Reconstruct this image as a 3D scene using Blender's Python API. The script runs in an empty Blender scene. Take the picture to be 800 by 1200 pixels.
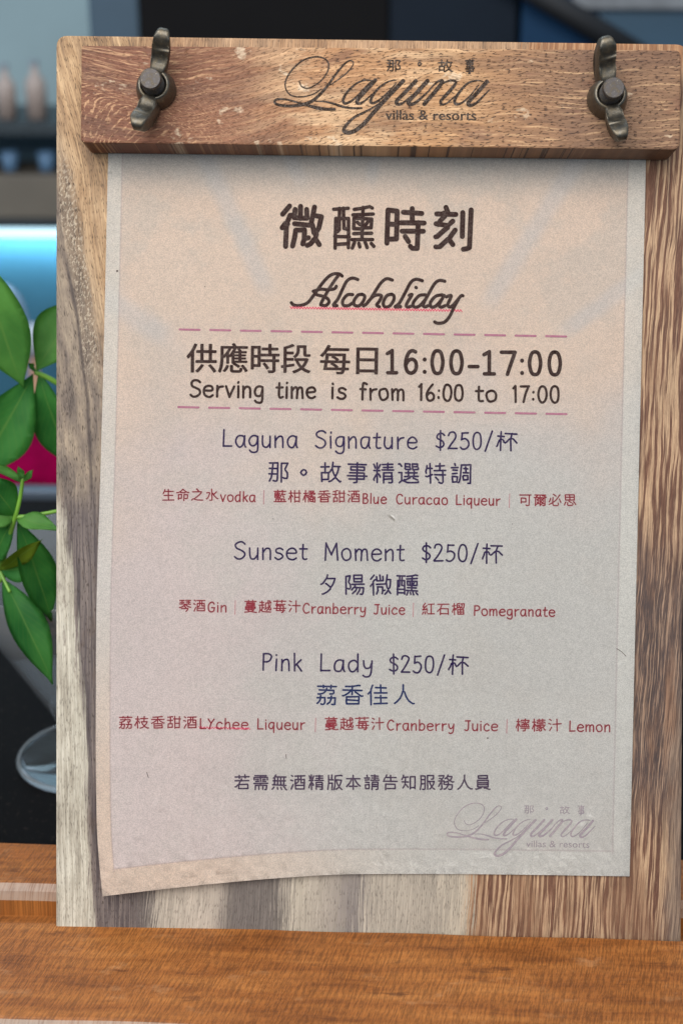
import bpy, bmesh, math, random
from mathutils import Vector, Matrix
R = random.Random(7)
C = bpy.context.scene.collection
scn = bpy.context.scene

# ---------------------------------------------------------------- camera
cam_d = bpy.data.cameras.new('camera'); cam = bpy.data.objects.new('camera', cam_d); C.objects.link(cam)
cam_d.lens = 50.0; cam_d.sensor_width = 36.0; cam_d.sensor_fit = 'AUTO'
cam_d.clip_start = 0.01; cam_d.clip_end = 100
CP = Vector((0.00053635, -0.46185671, 0.35027986))
RM = Matrix(((0.99976195, 0.00907231, -0.01984269), (0.02177041, -0.35456066, 0.93477954), (0.00144517, -0.934989, -0.35467376)))
rx, dn, fw = RM.col[0].copy(), RM.col[1].copy(), RM.col[2].copy()
cm = Matrix((rx, -dn, -fw)).transposed().to_4x4(); cm.translation = CP
cam.matrix_world = cm
cam_d.dof.use_dof = True; cam_d.dof.focus_distance = 0.549; cam_d.dof.aperture_fstop = 9.0
scn.camera = cam

# ---------------------------------------------------------------- light and exposure
w = bpy.data.worlds.new('World'); scn.world = w; w.use_nodes = True
wb = w.node_tree.nodes['Background']; wb.inputs[0].default_value = (0.70, 0.84, 1.0, 1); wb.inputs[1].default_value = 0.58
def area(name, loc, aim, sx, sy, power, col):
    d = bpy.data.lights.new(name, 'AREA'); d.shape = 'RECTANGLE'; d.size = sx; d.size_y = sy; d.energy = power; d.color = col
    o = bpy.data.objects.new(name, d); C.objects.link(o); o.location = loc
    o.rotation_euler = (Vector(aim) - Vector(loc)).to_track_quat('-Z', 'Y').to_euler(); return o
area('window_light', (-0.40, -1.10, 1.30), (0, 0.05, 0.14), 1.9, 1.4, 54, (1.0, 0.955, 0.91))
area('room_light', (-0.4, 1.2, 1.9), (-0.5, 2.0, 0.0), 1.2, 0.6, 15, (0.75, 0.88, 1.0))
scn.view_settings.view_transform = 'Standard'; scn.view_settings.look = 'None'
scn.view_settings.exposure = 0.0; scn.view_settings.gamma = 1.0
scn.render.engine = 'CYCLES'
scn.cycles.use_denoising = True
scn.cycles.max_bounces = 10; scn.cycles.transparent_max_bounces = 12
scn.cycles.caustics_refractive = False; scn.cycles.caustics_reflective = False

# ---------------------------------------------------------------- frames
TH = math.radians(20)
U = Vector((0, math.sin(TH), math.cos(TH))); N = Vector((0, -math.cos(TH), math.sin(TH)))
HB = 0.17345
O = U * HB
BF = Matrix(((1, U.x, N.x), (0, U.y, N.y), (0, U.z, N.z))).to_4x4(); BF.translation = O     # board frame: X right, Y up the board, Z out of its face
BFI = BF.inverted()
FPX = 1667.0
def ray(x, y): return RM @ Vector(((x - 400) / FPX, (y - 600) / FPX, 1.0))
def onb(x, y, z=0.0):                    # measured photo point -> board frame, at height z above the board's face
    c = BFI @ CP; d = BFI.to_3x3() @ ray(x, y); t = (z - c.z) / d.z
    return c + d * t
def ony(x, y, Y):                        # measured photo point -> world, at depth Y
    d = ray(x, y); return CP + d * ((Y - CP.y) / d.y)

# ---------------------------------------------------------------- object helpers
def link(name, me, mat=None, parent=None):
    o = bpy.data.objects.new(name, me); C.objects.link(o)
    if mat: me.materials.append(mat)
    if parent: o.parent = parent
    return o
def obj(name, bm, mat, parent=None, smooth=False):
    me = bpy.data.meshes.new(name)
    bmesh.ops.recalc_face_normals(bm, faces=bm.faces)
    bm.to_mesh(me); bm.free()
    if smooth:
        for p in me.polygons: p.use_smooth = True
    return link(name, me, mat, parent)
def tag(o, label=None, cat=None, group=None, kind=None):
    if label: o['label'] = label
    if cat: o['category'] = cat
    if group: o['group'] = group
    if kind: o['kind'] = kind
    return o
def empty(name, loc=(0, 0, 0)):
    o = bpy.data.objects.new(name, None); C.objects.link(o); o.location = loc; o.empty_display_size = 0.05; return o
def prism(outline, z0, z1, bev=0.0, seg=2):
    bm = bmesh.new()
    f = bm.faces.new([bm.verts.new((p[0], p[1], z0)) for p in outline])
    r = bmesh.ops.extrude_face_region(bm, geom=[f])
    for v in r['geom']:
        if isinstance(v, bmesh.types.BMVert): v.co.z = z1
    if bev:
        es = [e for e in bm.edges if abs(e.verts[0].co.z - e.verts[1].co.z) < 1e-6]
        bmesh.ops.bevel(bm, geom=es, offset=bev, segments=seg, affect='EDGES', profile=0.6)
    return bm
def box(bm, lo, hi):
    vs = [bm.verts.new((x, y, z)) for x in (lo[0], hi[0]) for y in (lo[1], hi[1]) for z in (lo[2], hi[2])]
    for q in ((0, 1, 3, 2), (4, 6, 7, 5), (0, 4, 5, 1), (2, 3, 7, 6), (0, 2, 6, 4), (1, 5, 7, 3)): bm.faces.new([vs[i] for i in q])
def bbox(lo, hi, bev=0.0, seg=2):
    bm = bmesh.new(); box(bm, lo, hi)
    if bev: bmesh.ops.bevel(bm, geom=bm.edges[:], offset=bev, segments=seg, affect='EDGES', profile=0.6)
    return bm
def lathe(prof, n=40, bm=None, cx=0, cy=0):
    bm = bm or bmesh.new(); rings = []
    for r, z in prof:
        if r < 1e-6: rings.append([bm.verts.new((cx, cy, z))])
        else: rings.append([bm.verts.new((cx + r * math.cos(2 * math.pi * k / n), cy + r * math.sin(2 * math.pi * k / n), z)) for k in range(n)])
    for a, b in zip(rings[:-1], rings[1:]):
        for k in range(n):
            q = [a[k % len(a)], a[(k + 1) % len(a)], b[(k + 1) % len(b)], b[k % len(b)]]
            u = []
            for v in q:
                if v not in u: u.append(v)
            if len(u) > 2: bm.faces.new(u)
    return bm
def tube(pts, rad, n=8, bm=None):
    bm = bm or bmesh.new(); rings = []
    for i, p in enumerate(pts):
        t = (pts[min(i + 1, len(pts) - 1)] - pts[max(i - 1, 0)]).normalized()
        a = t.orthogonal().normalized(); b = t.cross(a); r = rad[i] if isinstance(rad, (list, tuple)) else rad
        rings.append([bm.verts.new(p + (a * math.cos(2 * math.pi * k / n) + b * math.sin(2 * math.pi * k / n)) * r) for k in range(n)])
    for a, b in zip(rings[:-1], rings[1:]):
        s = min(range(n), key=lambda s: sum((a[k].co - b[(k + s) % n].co).length for k in range(n)))
        for k in range(n): bm.faces.new((a[k], a[(k + 1) % n], b[(k + 1 + s) % n], b[(k + s) % n]))
    bm.faces.new(rings[0]); bm.faces.new(rings[-1]); return bm
def crom(P, n=6, closed=False):
    if len(P) < 3: return [tuple(p) for p in P]
    out = []
    for i in range(len(P) - 1):
        p0 = P[i - 1] if i > 0 else (P[-2] if closed else P[0]); p1, p2 = P[i], P[i + 1]
        p3 = P[i + 2] if i + 2 < len(P) else (P[1] if closed else P[-1])
        for k in range(n):
            t = k / n
            out.append(tuple(.5 * (2 * b + (c - a) * t + (2 * a - 5 * b + 4 * c - d) * t * t + (3 * b - a - 3 * c + d) * t ** 3) for a, b, c, d in zip(p0, p1, p2, p3)))
    out.append(tuple(P[-1])); return out

# ---------------------------------------------------------------- node helpers
class T:
    def __init__(s, name):
        s.m = bpy.data.materials.new(name); s.m.use_nodes = True; s.t = s.m.node_tree; s.n = s.t.nodes
        s.b = s.n['Principled BSDF']; s.tc = s.n.new('ShaderNodeTexCoord')
    def put(s, sock, v):
        if isinstance(v, bpy.types.NodeSocket): s.t.links.new(v, sock)
        elif isinstance(v, (tuple, list)) and len(v) == 3 and sock.type == 'RGBA': sock.default_value = (*v, 1)
        else: sock.default_value = v
    def M(s, op, a, b=0.0, c=0.0, clamp=False):
        x = s.n.new('ShaderNodeMath'); x.operation = op; x.use_clamp = clamp
        for i, v in enumerate((a, b, c)): s.put(x.inputs[i], v)
        return x.outputs[0]
    def add(s, a, b): return s.M('ADD', a, b)
    def sub(s, a, b): return s.M('SUBTRACT', a, b)
    def mul(s, a, b): return s.M('MULTIPLY', a, b)
    def mad(s, a, b, c): return s.M('MULTIPLY_ADD', a, b, c)
    def ss(s, x, a, b, lo=0.0, hi=1.0):
        n = s.n.new('ShaderNodeMapRange'); n.interpolation_type = 'SMOOTHSTEP'
        s.put(n.inputs[0], x); n.inputs[1].default_value = a; n.inputs[2].default_value = b; n.inputs[3].default_value = lo; n.inputs[4].default_value = hi
        return n.outputs[0]
    def mix(s, f, a, b, mode='MIX'):
        n = s.n.new('ShaderNodeMix'); n.data_type = 'RGBA'; n.blend_type = mode
        s.put(n.inputs[0], f); s.put(n.inputs[6], a); s.put(n.inputs[7], b); return n.outputs[2]
    def ramp(s, f, stops, interp='LINEAR'):
        n = s.n.new('ShaderNodeValToRGB'); n.color_ramp.interpolation = interp; e = n.color_ramp.elements
        while len(e) < len(stops): e.new(0.5)
        for k, (p, c) in enumerate(stops): e[k].position = p; e[k].color = (*c, 1) if len(c) == 3 else c
        s.put(n.inputs[0], f); return n.outputs[0]
    def curve(s, f, pts):                                   # piecewise linear function, 0..1 in, 0..1 out
        return s.ramp(f, [(p, (v, v, v)) for p, v in pts])
    def xyz(s, sock):
        n = s.n.new('ShaderNodeSeparateXYZ'); s.put(n.inputs[0], sock); return n.outputs
    def vec(s, x, y, z=0.0):
        n = s.n.new('ShaderNodeCombineXYZ')
        for i, v in enumerate((x, y, z)): s.put(n.inputs[i], v)
        return n.outputs[0]
    def noise(s, v, scale=1.0, det=3.0, rough=0.55, dist=0.0):
        n = s.n.new('ShaderNodeTexNoise'); s.put(n.inputs['Vector'], v); n.inputs['Scale'].default_value = scale
        n.inputs['Detail'].default_value = det; n.inputs['Roughness'].default_value = rough; n.inputs['Distortion'].default_value = dist
        return n.outputs[0]
    def bump(s, h, st=0.3, d=0.0005):
        n = s.n.new('ShaderNodeBump'); n.inputs['Strength'].default_value = st; n.inputs['Distance'].default_value = d
        s.put(n.inputs['Height'], h); s.t.links.new(n.outputs[0], s.b.inputs['Normal'])
    def out(s, col=None, rough=None, metal=None, spec=None):
        if col is not None: s.put(s.b.inputs['Base Color'], col)
        if rough is not None: s.put(s.b.inputs['Roughness'], rough)
        if metal is not None: s.put(s.b.inputs['Metallic'], metal)
        if spec is not None: s.put(s.b.inputs['Specular IOR Level'], spec)
        return s.m
def plain(name, col, rough=0.6, var=0.15, scale=30, metal=0.0, spec=0.5):
    t = T(name); n = t.noise(t.tc.outputs['Object'], scale, 4)
    c = t.mix(t.ss(n, 0.3, 0.7), tuple(x * (1 - var) for x in col), tuple(min(1, x * (1 + var)) for x in col))
    return t.out(c, rough, metal, spec)
def srgb(r, g, b):
    f = lambda v: (v / 255 / 12.92) if v <= 10 else ((v / 255 + .055) / 1.055) ** 2.4
    return (f(r), f(g), f(b))

# ---------------------------------------------------------------- wood of the board
def board_px(t):                                            # board position in photo-sized units (a third of a millimetre)
    o = t.xyz(t.tc.outputs['Object'])
    return t.mad(o[0], 3010.0, 431.0), t.mad(o[1], -3010.0, 571.0)
def mat_board():
    t = T('board_wood'); x, y = board_px(t)
    yn = t.M('DIVIDE', y, 1200.0)
    def path(pts): return t.mul(t.curve(yn, [(a / 1200, b / 1200) for a, b in pts]), 1200.0)
    lowv = t.vec(t.mul(x, .012), t.mul(y, .004))
    wob = t.mul(t.sub(t.noise(lowv, 1.0, 3), .5), 60.0)
    wob2 = t.mul(t.sub(t.noise(t.vec(t.mul(x, .05), t.mul(y, .010), 3.0), 1.0, 3), .5), 14.0)
    lean = path([(0, 10), (200, 60), (300, 72), (400, 90), (560, 104), (800, 110), (1200, 118)])
    ul = t.add(t.sub(x, lean), t.mul(wob2, .6))
    xr = t.add(t.add(x, t.mad(y, .055, -55.0)), t.add(t.mul(wob, .25), t.mul(wob2, .42)))
    left = t.ss(x, 150.0, 175.0, 1.0, 0.0)
    gx = t.mix(left, xr, t.add(ul, 100.0))
    st1 = t.noise(t.vec(t.mul(gx, .36), t.mul(y, .0065), 1.0), 1.0, 5, .65)
    st2 = t.noise(t.vec(t.mul(gx, .95), t.mul(y, .020), 5.0), 1.0, 3, .6)
    por = t.noise(t.vec(t.mul(gx, .95), t.mul(y, .13), 9.0), 1.0, 1, .5)
    por2 = t.noise(t.vec(t.mul(gx, .70), t.mul(y, .09), 19.0), 1.0, 1, .5)
    st3 = t.noise(t.vec(t.mul(gx, .27), t.mul(y, .0075), 27.0), 1.0, 2, .5)
    mot = t.noise(t.vec(t.mul(gx, .05), t.mul(y, .014), 2.0), 1.0, 5, .65)
    # left edge: grey-brown with a leaning dark line, tan above, cream sapwood below
    grey = t.ramp(mot, [(.30, srgb(84, 74, 68)), (.45, srgb(112, 99, 88)), (.58, srgb(134, 119, 102)), (.72, srgb(156, 141, 120))])
    tan = t.ramp(t.add(t.mul(mot, .6), t.mul(st1, .4)), [(.34, srgb(112, 86, 64)), (.48, srgb(150, 120, 88)), (.62, srgb(176, 148, 114))])
    lc = t.mix(t.ss(t.add(t.sub(y, t.mul(t.sub(x, 95.0), 4.0)), t.mul(wob, 1.6)), 215, 400), tan, grey)
    dl = t.M('ABSOLUTE', t.sub(t.add(x, t.mul(wob2, .35)), path([(0, 30), (280, 68), (380, 88), (470, 100), (560, 105), (700, 111), (1200, 118)])))
    lc = t.mix(t.mul(t.ss(dl, .6, 3.2, 1.0, 0.0), t.mul(t.ss(y, 285, 330, 0.0, .75), t.ss(y, 560, 640, 1.0, 0.0))), lc, srgb(58, 48, 46))
    bx = t.sub(t.add(x, t.add(t.mul(wob2, .9), t.mul(t.sub(st1, .5), 36.0))), path([(0, 40), (560, 62), (600, 74), (700, 83), (800, 94), (900, 101), (1000, 107), (1200, 116)]))
    low = t.ss(t.add(y, wob), 560, 620)
    cream = t.ramp(t.add(t.mul(mot, .5), t.mul(st1, .5)), [(.34, srgb(138, 128, 112)), (.46, srgb(164, 156, 140)), (.62, srgb(184, 178, 163))])
    darkb = t.mix(t.ss(st1, .38, .62), srgb(70, 61, 62), srgb(110, 99, 93))
    lc = t.mix(low, lc, t.mix(t.ss(bx, -2.0, 3.0), cream, darkb))
    smear = t.mul(t.ss(t.noise(t.vec(t.mul(x, .07), t.mul(y, .022), 31.0), 1.0, 4, .6), .56, .66), t.mul(t.ss(bx, -24, -12), low))
    lc = t.mix(t.mul(smear, .55), lc, srgb(92, 78, 70))
    fl = t.ss(t.noise(t.vec(t.mul(t.add(x, t.mul(y, .45)), .34), t.mul(t.sub(y, t.mul(x, .8)), .16), 4.0), 1.0, 3, .6), .50, .60)
    bd = t.ss(t.M('ABSOLUTE', t.sub(t.add(x, wob2), path([(0, 40), (200, 70), (300, 86), (400, 102), (480, 110), (1200, 130)]))), 5.0, 13.0, 1.0, 0.0)
    bd = t.mul(bd, t.mul(t.ss(y, 160, 230), t.ss(y, 390, 480, 1.0, 0.0)))
    lc = t.mix(t.mul(bd, .55), lc, srgb(112, 96, 80)); lc = t.mix(t.mul(t.mul(fl, bd), .6), lc, srgb(186, 172, 150))
    # main part
    xw = t.add(xr, t.add(t.mul(t.sub(st1, .5), 70.0), t.mul(t.sub(st2, .5), 50.0))); xn = t.M('DIVIDE', xw, 860.0)
    mc = t.ramp(xn, [(0, srgb(166, 155, 138)), (.118, srgb(106, 96, 88)), (.135, srgb(80, 73, 72)), (.205, srgb(94, 86, 82)), (.225, srgb(158, 148, 134)), (.30, srgb(166, 154, 140)),
                     (.325, srgb(96, 88, 83)), (.385, srgb(102, 94, 88)), (.41, srgb(164, 154, 138)), (.46, srgb(150, 140, 128)), (.49, srgb(112, 104, 100)), (.51, srgb(156, 146, 132)), (.60, srgb(150, 140, 126)), (.642, srgb(166, 154, 136)), (.655, srgb(150, 116, 84)), (1.0, srgb(104, 88, 78))])
    topz = t.ss(y, 120, 300, 1.0, 0.0)
    mc = t.mix(t.mul(topz, .85), mc, t.ramp(t.add(t.mul(mot, .5), t.mul(st2, .5)), [(.35, srgb(118, 88, 62)), (.5, srgb(158, 122, 88)), (.65, srgb(184, 150, 116))]))
    rz = t.ss(xw, 558, 564)
    tw = t.ss(t.add(t.mul(st3, .75), t.mul(st2, .25)), .46, .545)
    dkz = t.mul(t.ss(t.add(y, t.mul(wob, 3.0)), 560, 690), t.ss(y, 900, 1000, 1.0, 0.0))
    tz = t.ss(y, 60, 110, 1.0, 0.0)
    brown = t.mix(dkz, srgb(82, 49, 36), srgb(56, 46, 47)); cr = t.mix(dkz, srgb(178, 148, 116), srgb(138, 116, 98))
    fine = t.noise(t.vec(t.mul(gx, .9), t.mul(y, .05), 41.0), 1.0, 4, .7); brown = t.mix(t.ss(fine, .45, .65, 0.0, .5), brown, srgb(132, 98, 76)); cr = t.mix(t.ss(fine, .40, .62, .55, 0.0), cr, srgb(132, 100, 78))
    thr = t.mix(dkz, t.vec(tw, tw, tw), t.vec(t.ss(st1, .50, .58), 0.0, 0.0))
    streak = t.mix(t.mix(dkz, tw, t.ss(t.add(t.mul(st1, .55), t.mul(st2, .45)), .50, .58)), brown, cr)
    streak = t.mix(t.mul(t.ss(t.noise(t.vec(t.mul(x, .03), t.mul(y, .006), 14.0), 1.0, 3), .5, .66), .6), streak, srgb(112, 78, 56))
    streak = t.mix(t.mul(tz, .5), streak, srgb(164, 116, 76))
    edge = t.ss(t.add(xr, t.mul(t.sub(mot, .5), 60)), 772, 800)
    streak = t.mix(t.mul(edge, t.mul(t.ss(y, 560, 760), .85)), streak, t.mix(t.ss(st2, .4, .6), srgb(92, 78, 70), srgb(124, 106, 90)))
    mc = t.mix(t.mul(rz, .9), mc, streak)
    col = t.mix(left, mc, lc)
    g = t.ss(t.add(t.mul(st1, .35), t.add(t.mul(st2, .45), t.mul(mot, .2))), .34, .66, .64, 1.24)
    col = t.mix(1.0, col, t.vec(g, g, g), 'MULTIPLY')
    dens = t.ss(mot, .35, .6, .02, -.02)
    p = t.mul(t.M('MAXIMUM', t.ss(t.add(por, dens), .62, .69), t.ss(por2, .66, .72)), t.mix(rz, (.78, .78, .78), (.28, .28, .28)))
    p = t.mul(p, t.mix(left, (.6, .6, .6), (1, 1, 1))); p = t.mul(p, t.mix(t.mul(low, t.ss(bx, 0, 3, 1.0, 0.0)), (1, 1, 1), (.6, .6, .6)))
    col = t.mix(p, col, srgb(52, 42, 36))
    t.bump(t.sub(t.add(t.mul(st1, .5), t.mul(st2, .3)), p), .40, .0004)
    return t.out(col, t.ss(st1, .3, .7, .55, .75), 0.0, .3)
def mat_clamp():
    t = T('clamp_wood'); x, y = board_px(t)
    wob = t.mul(t.sub(t.noise(t.vec(t.mul(x, .007), t.mul(y, .012)), 1.0, 2), .5), 26.0)
    lf = t.ss(x, 110, 420, 1.0, 0.0)
    yy = t.add(t.sub(y, t.mul(t.mul(x, .22), lf)), wob)
    st = t.noise(t.vec(t.mul(x, .014), t.mul(yy, .30), 1.0), 1.0, 5, .65)
    st2 = t.noise(t.vec(t.mul(x, .05), t.mul(yy, .75), 6.0), 1.0, 3, .6)
    bl = t.noise(t.vec(t.mul(x, .012), t.mul(yy, .03), 8.0), 1.0, 4, .6)
    base = t.ramp(t.M('DIVIDE', t.add(x, t.mul(t.sub(bl, .5), 160)), 860.0), [(0, srgb(104, 64, 44)), (.22, srgb(112, 68, 46)), (.34, srgb(126, 84, 58)), (.44, srgb(160, 116, 78)), (.60, srgb(164, 122, 82)), (.68, srgb(144, 106, 74)), (.78, srgb(118, 88, 66)), (.92, srgb(128, 96, 70)), (1.0, srgb(108, 85, 68))])
    base = t.mix(t.mul(t.ss(bl, .55, .7), .6), base, srgb(104, 66, 48))
    base = t.mix(t.mul(t.ss(st, .52, .70), t.ss(x, 260, 420, .30, .55)), base, srgb(206, 170, 128))
    # pale dashes on the red-brown left end, turning steeper in its lower corner
    ang = t.mul(t.ss(t.add(y, t.mul(x, -.35)), 30, 95), lf)
    fx = t.mix(ang, t.vec(t.mul(x, .050), t.mul(yy, .36), 2.0), t.vec(t.mul(t.add(x, t.mul(y, .4)), .28), t.mul(t.sub(y, t.mul(x, .3)), .11), 2.0))
    fl = t.ss(t.noise(fx, 1.0, 3, .6), .53, .63)
    base = t.mix(t.mul(t.mul(fl, lf), .68), base, srgb(192, 150, 112))
    zone = t.mul(t.ss(t.M('ABSOLUTE', t.sub(x, 420.0)), 40, 170, 1.0, 0.0), t.ss(t.noise(t.vec(t.mul(x, .011), t.mul(yy, .045), 51.0), 1.0, 4, .6), .44, .60))
    base = t.mix(t.mul(zone, .55), base, srgb(204, 172, 134))
    dk_ = t.ss(t.noise(t.vec(t.mul(x, .006), t.mul(yy, .040), 61.0), 1.0, 4, .6), .50, .64)
    base = t.mix(t.mul(dk_, .45), base, srgb(92, 62, 46))
    # worn pale patches
    pt = t.ss(t.noise(t.vec(t.mul(x, .022), t.mul(y, .03), 12.0), 1.0, 4, .65), .61, .68)
    base = t.mix(t.mul(pt, .6), base, srgb(206, 186, 158))
    g = t.ss(t.add(t.mul(st, .5), t.mul(st2, .5)), .34, .66, .72, 1.2)
    base = t.mix(1.0, base, t.vec(g, g, g), 'MULTIPLY')
    por = t.noise(t.vec(t.mul(x, .17), t.mul(t.add(yy, t.mul(x, .1)), .62), 3.0), 1.0, 2, .5)
    p = t.mul(t.ss(por, .58, .65), t.ss(x, 250, 420, .40, .85))
    base = t.mix(p, base, srgb(56, 38, 30))
    t.bump(t.sub(t.mul(st2, .6), p), .6, .0005)
    return t.out(base, .6, 0.0, .35)
def mat_base(worn_sheen=False):
    t = T('worn_sheen_edge_wood' if worn_sheen else 'varnished_orange_wood'); o = t.xyz(t.tc.outputs['Object'])
    x, y = t.mul(o[0], 1000.0), t.mul(o[1], 1000.0)          # millimetres
    wob = t.mul(t.sub(t.noise(t.vec(t.mul(x, .02), t.mul(y, .03)), 1.0, 3), .5), 8.0)
    xs = t.add(t.add(x, t.mul(y, -.24)), t.mul(wob, .4))
    rib = t.noise(t.vec(t.mul(xs, 1.45), t.mul(y, .10), 1.0), 1.0, 3, .6)
    rib2 = t.noise(t.vec(t.mul(xs, 2.6), t.mul(y, .45), 5.0), 1.0, 2, .6)
    gr = t.noise(t.vec(t.mul(x, .016), t.mul(t.add(y, wob), .20), 3.0), 1.0, 4, .6)
    bl = t.noise(t.vec(t.mul(x, .02), t.mul(y, .045), 7.0), 1.0, 4, .6)
    col = t.ramp(t.add(t.mul(gr, .55), t.mul(bl, .45)), [(.32, srgb(98, 54, 22)), (.45, srgb(136, 80, 34)), (.56, srgb(154, 95, 43)), (.70, srgb(174, 114, 58))])
    k = t.ss(t.add(t.mul(rib, .62), t.mul(rib2, .38)), .40, .60, .58, 1.14)
    col = t.mix(1.0, col, t.vec(k, k, k), 'MULTIPLY')
    stain = t.ss(t.noise(t.vec(t.mul(x, .030), t.mul(y, .13), 11.0), 1.0, 4, .65), .60, .72)
    col = t.mix(t.mul(stain, .65), col, srgb(66, 32, 14))
    pit = t.ss(t.noise(t.vec(t.mul(x, .9), t.mul(y, .9), 71.0), 1.0, 3, .7), .64, .74); col = t.mix(t.mul(pit, .5), col, srgb(62, 34, 18))
    rub = t.ss(t.noise(t.vec(t.mul(x, .05), t.mul(y, .09), 81.0), 1.0, 5, .7), .56, .72); col = t.mix(t.mul(rub, .30), col, srgb(188, 142, 98))
    if worn_sheen: col = t.mix(t.ss(t.add(t.mul(bl, .5), t.mul(rib, .5)), .38, .58, .25, .80), col, srgb(150, 134, 120))  # lip and front edge: worn varnish and its sky sheen, painted into the colour
    t.bump(t.add(rib, t.mul(rib2, .5)), .25, .0003)
    t.b.inputs['Coat Weight'].default_value = .12; t.b.inputs['Coat Roughness'].default_value = .3
    return t.out(col, t.ss(bl, .3, .7, .38, .60), 0.0, .4)

# ---------------------------------------------------------------- paper
def mat_paper():
    t = T('printed_kraft_paper'); uv = t.xyz(t.tc.outputs['UV'])
    u, v = uv[0], uv[1]                                      # 0..1 across, 0..1 from the top
    X = t.mad(u, 627.0, 124.0); Y = t.mad(v, 890.0, 140.0)
    P = t.vec(X, Y)
    n1 = t.noise(P, .006, 3, .55); n2 = t.noise(t.vec(X, Y, 40.0), .012, 4, .6)
    peach = srgb(226, 207, 190); pink = srgb(217, 204, 199); cool = srgb(208, 205, 199)
    col = t.mix(t.ss(t.add(v, t.mul(t.sub(n1, .5), .5)), .25, .60), peach, pink)
    cm_ = t.mul(t.ss(t.add(u, t.mul(t.sub(n2, .5), .4)), .10, .55), t.ss(t.add(v, t.mul(t.sub(n1, .5), .3)), .28, .55))
    col = t.mix(cm_, col, cool)
    # pale grey-blue cloud in the upper left, clamp's soft shade painted bluish along the top
    col = t.mix(t.mul(t.ss(n2, .48, .62), t.ss(v, .05, .45, .45, .15)), col, srgb(204, 196, 186))
    col = t.mix(t.ss(t.add(v, t.mul(t.sub(n2, .5), .05)), .04, .11, .55, 0.0), col, srgb(184, 194, 196))
    # rays of the printed sunset
    def seg(ax, ay, bx, by, wd):
        dx, dy = bx - ax, by - ay; L = math.hypot(dx, dy); dx /= L; dy /= L
        a = t.add(t.mul(t.sub(X, ax), dx), t.mul(t.sub(Y, ay), dy))
        d = t.M('ABSOLUTE', t.sub(t.mul(t.sub(X, ax), dy), t.mul(t.sub(Y, ay), dx)))
        return t.mul(t.ss(d, wd * .2, wd * 1.15, 1.0, 0.0), t.mul(t.ss(a, L - 25, L + 10, 1.0, 0.0), t.ss(a, -30, 10)))
    r = seg(222, 150, 316, 345, 15)
    for s in ((690, 150, 568, 358, 15), (770, 300, 655, 390, 14), (125, 345, 205, 395, 18), (330, 170, 352, 215, 12), (440, 150, 430, 215, 10)): r = t.M('MAXIMUM', r, seg(*s))
    col = t.mix(t.mul(r, .32), col, srgb(196, 200, 204))
    # printed frame and unprinted margin
    inn = t.mul(t.mul(t.ss(u, .0255, .0275), t.ss(u, .966, .968, 1.0, 0.0)), t.ss(v, .966, .968, 1.0, 0.0))
    marg = t.mix(t.ss(v, .55, .9), srgb(222, 220, 212), t.mix(t.ss(u, .15, .7), srgb(226, 204, 180), srgb(214, 212, 205)))
    col = t.mix(t.mad(inn, .62, .38), marg, col)
    e = .0022
    ln = t.M('MAXIMUM', t.ss(t.M('ABSOLUTE', t.sub(u, .0265)), .0006, e, 1.0, 0.0), t.ss(t.M('ABSOLUTE', t.sub(u, .967)), .0006, e, 1.0, 0.0))
    ln = t.mul(t.M('MAXIMUM', ln, t.ss(t.M('ABSOLUTE', t.sub(v, .967)), .0004, .0016, 1.0, 0.0)), t.mul(t.ss(v, .970, .972, 1.0, 0.0), t.mul(t.ss(u, .023, .025), t.ss(u, .969, .971, 1.0, 0.0))))
    col = t.mix(t.mul(ln, .26), col, srgb(158, 128, 132))
    # paper fibres and print grain
    g1 = t.noise(t.vec(t.mul(X, 1.0), t.mul(Y, 1.0), 7.0), .75, 2, .7); g2 = t.noise(t.vec(X, Y, 17.0), .16, 3, .6)
    k = t.add(t.ss(g1, .28, .72, .80, 1.12), t.ss(g2, .3, .7, -.03, .03))
    col = t.mix(1.0, col, t.vec(k, k, k), 'MULTIPLY')
    fb = t.ss(t.noise(t.vec(t.mul(X, .12), t.mul(Y, .9), 23.0), 1.0, 2), .70, .76)
    col = t.mix(t.mul(fb, .12), col, srgb(120, 96, 80))
    t.bump(g1, .06, .0002)
    return t.out(col, .85, 0.0, .2)
def mat_ink(name, col, thin=.30):
    t = T(name); o = t.tc.outputs['Object']
    g = t.noise(o, 1700.0, 2, .7); g2 = t.noise(o, 500.0, 3)
    f = t.ss(t.add(t.mul(g, .7), t.mul(g2, .3)), .40, .74, 0.0, thin)
    return t.out(t.mix(f, col, srgb(190, 176, 166)), .95, 0.0, .04)

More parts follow.
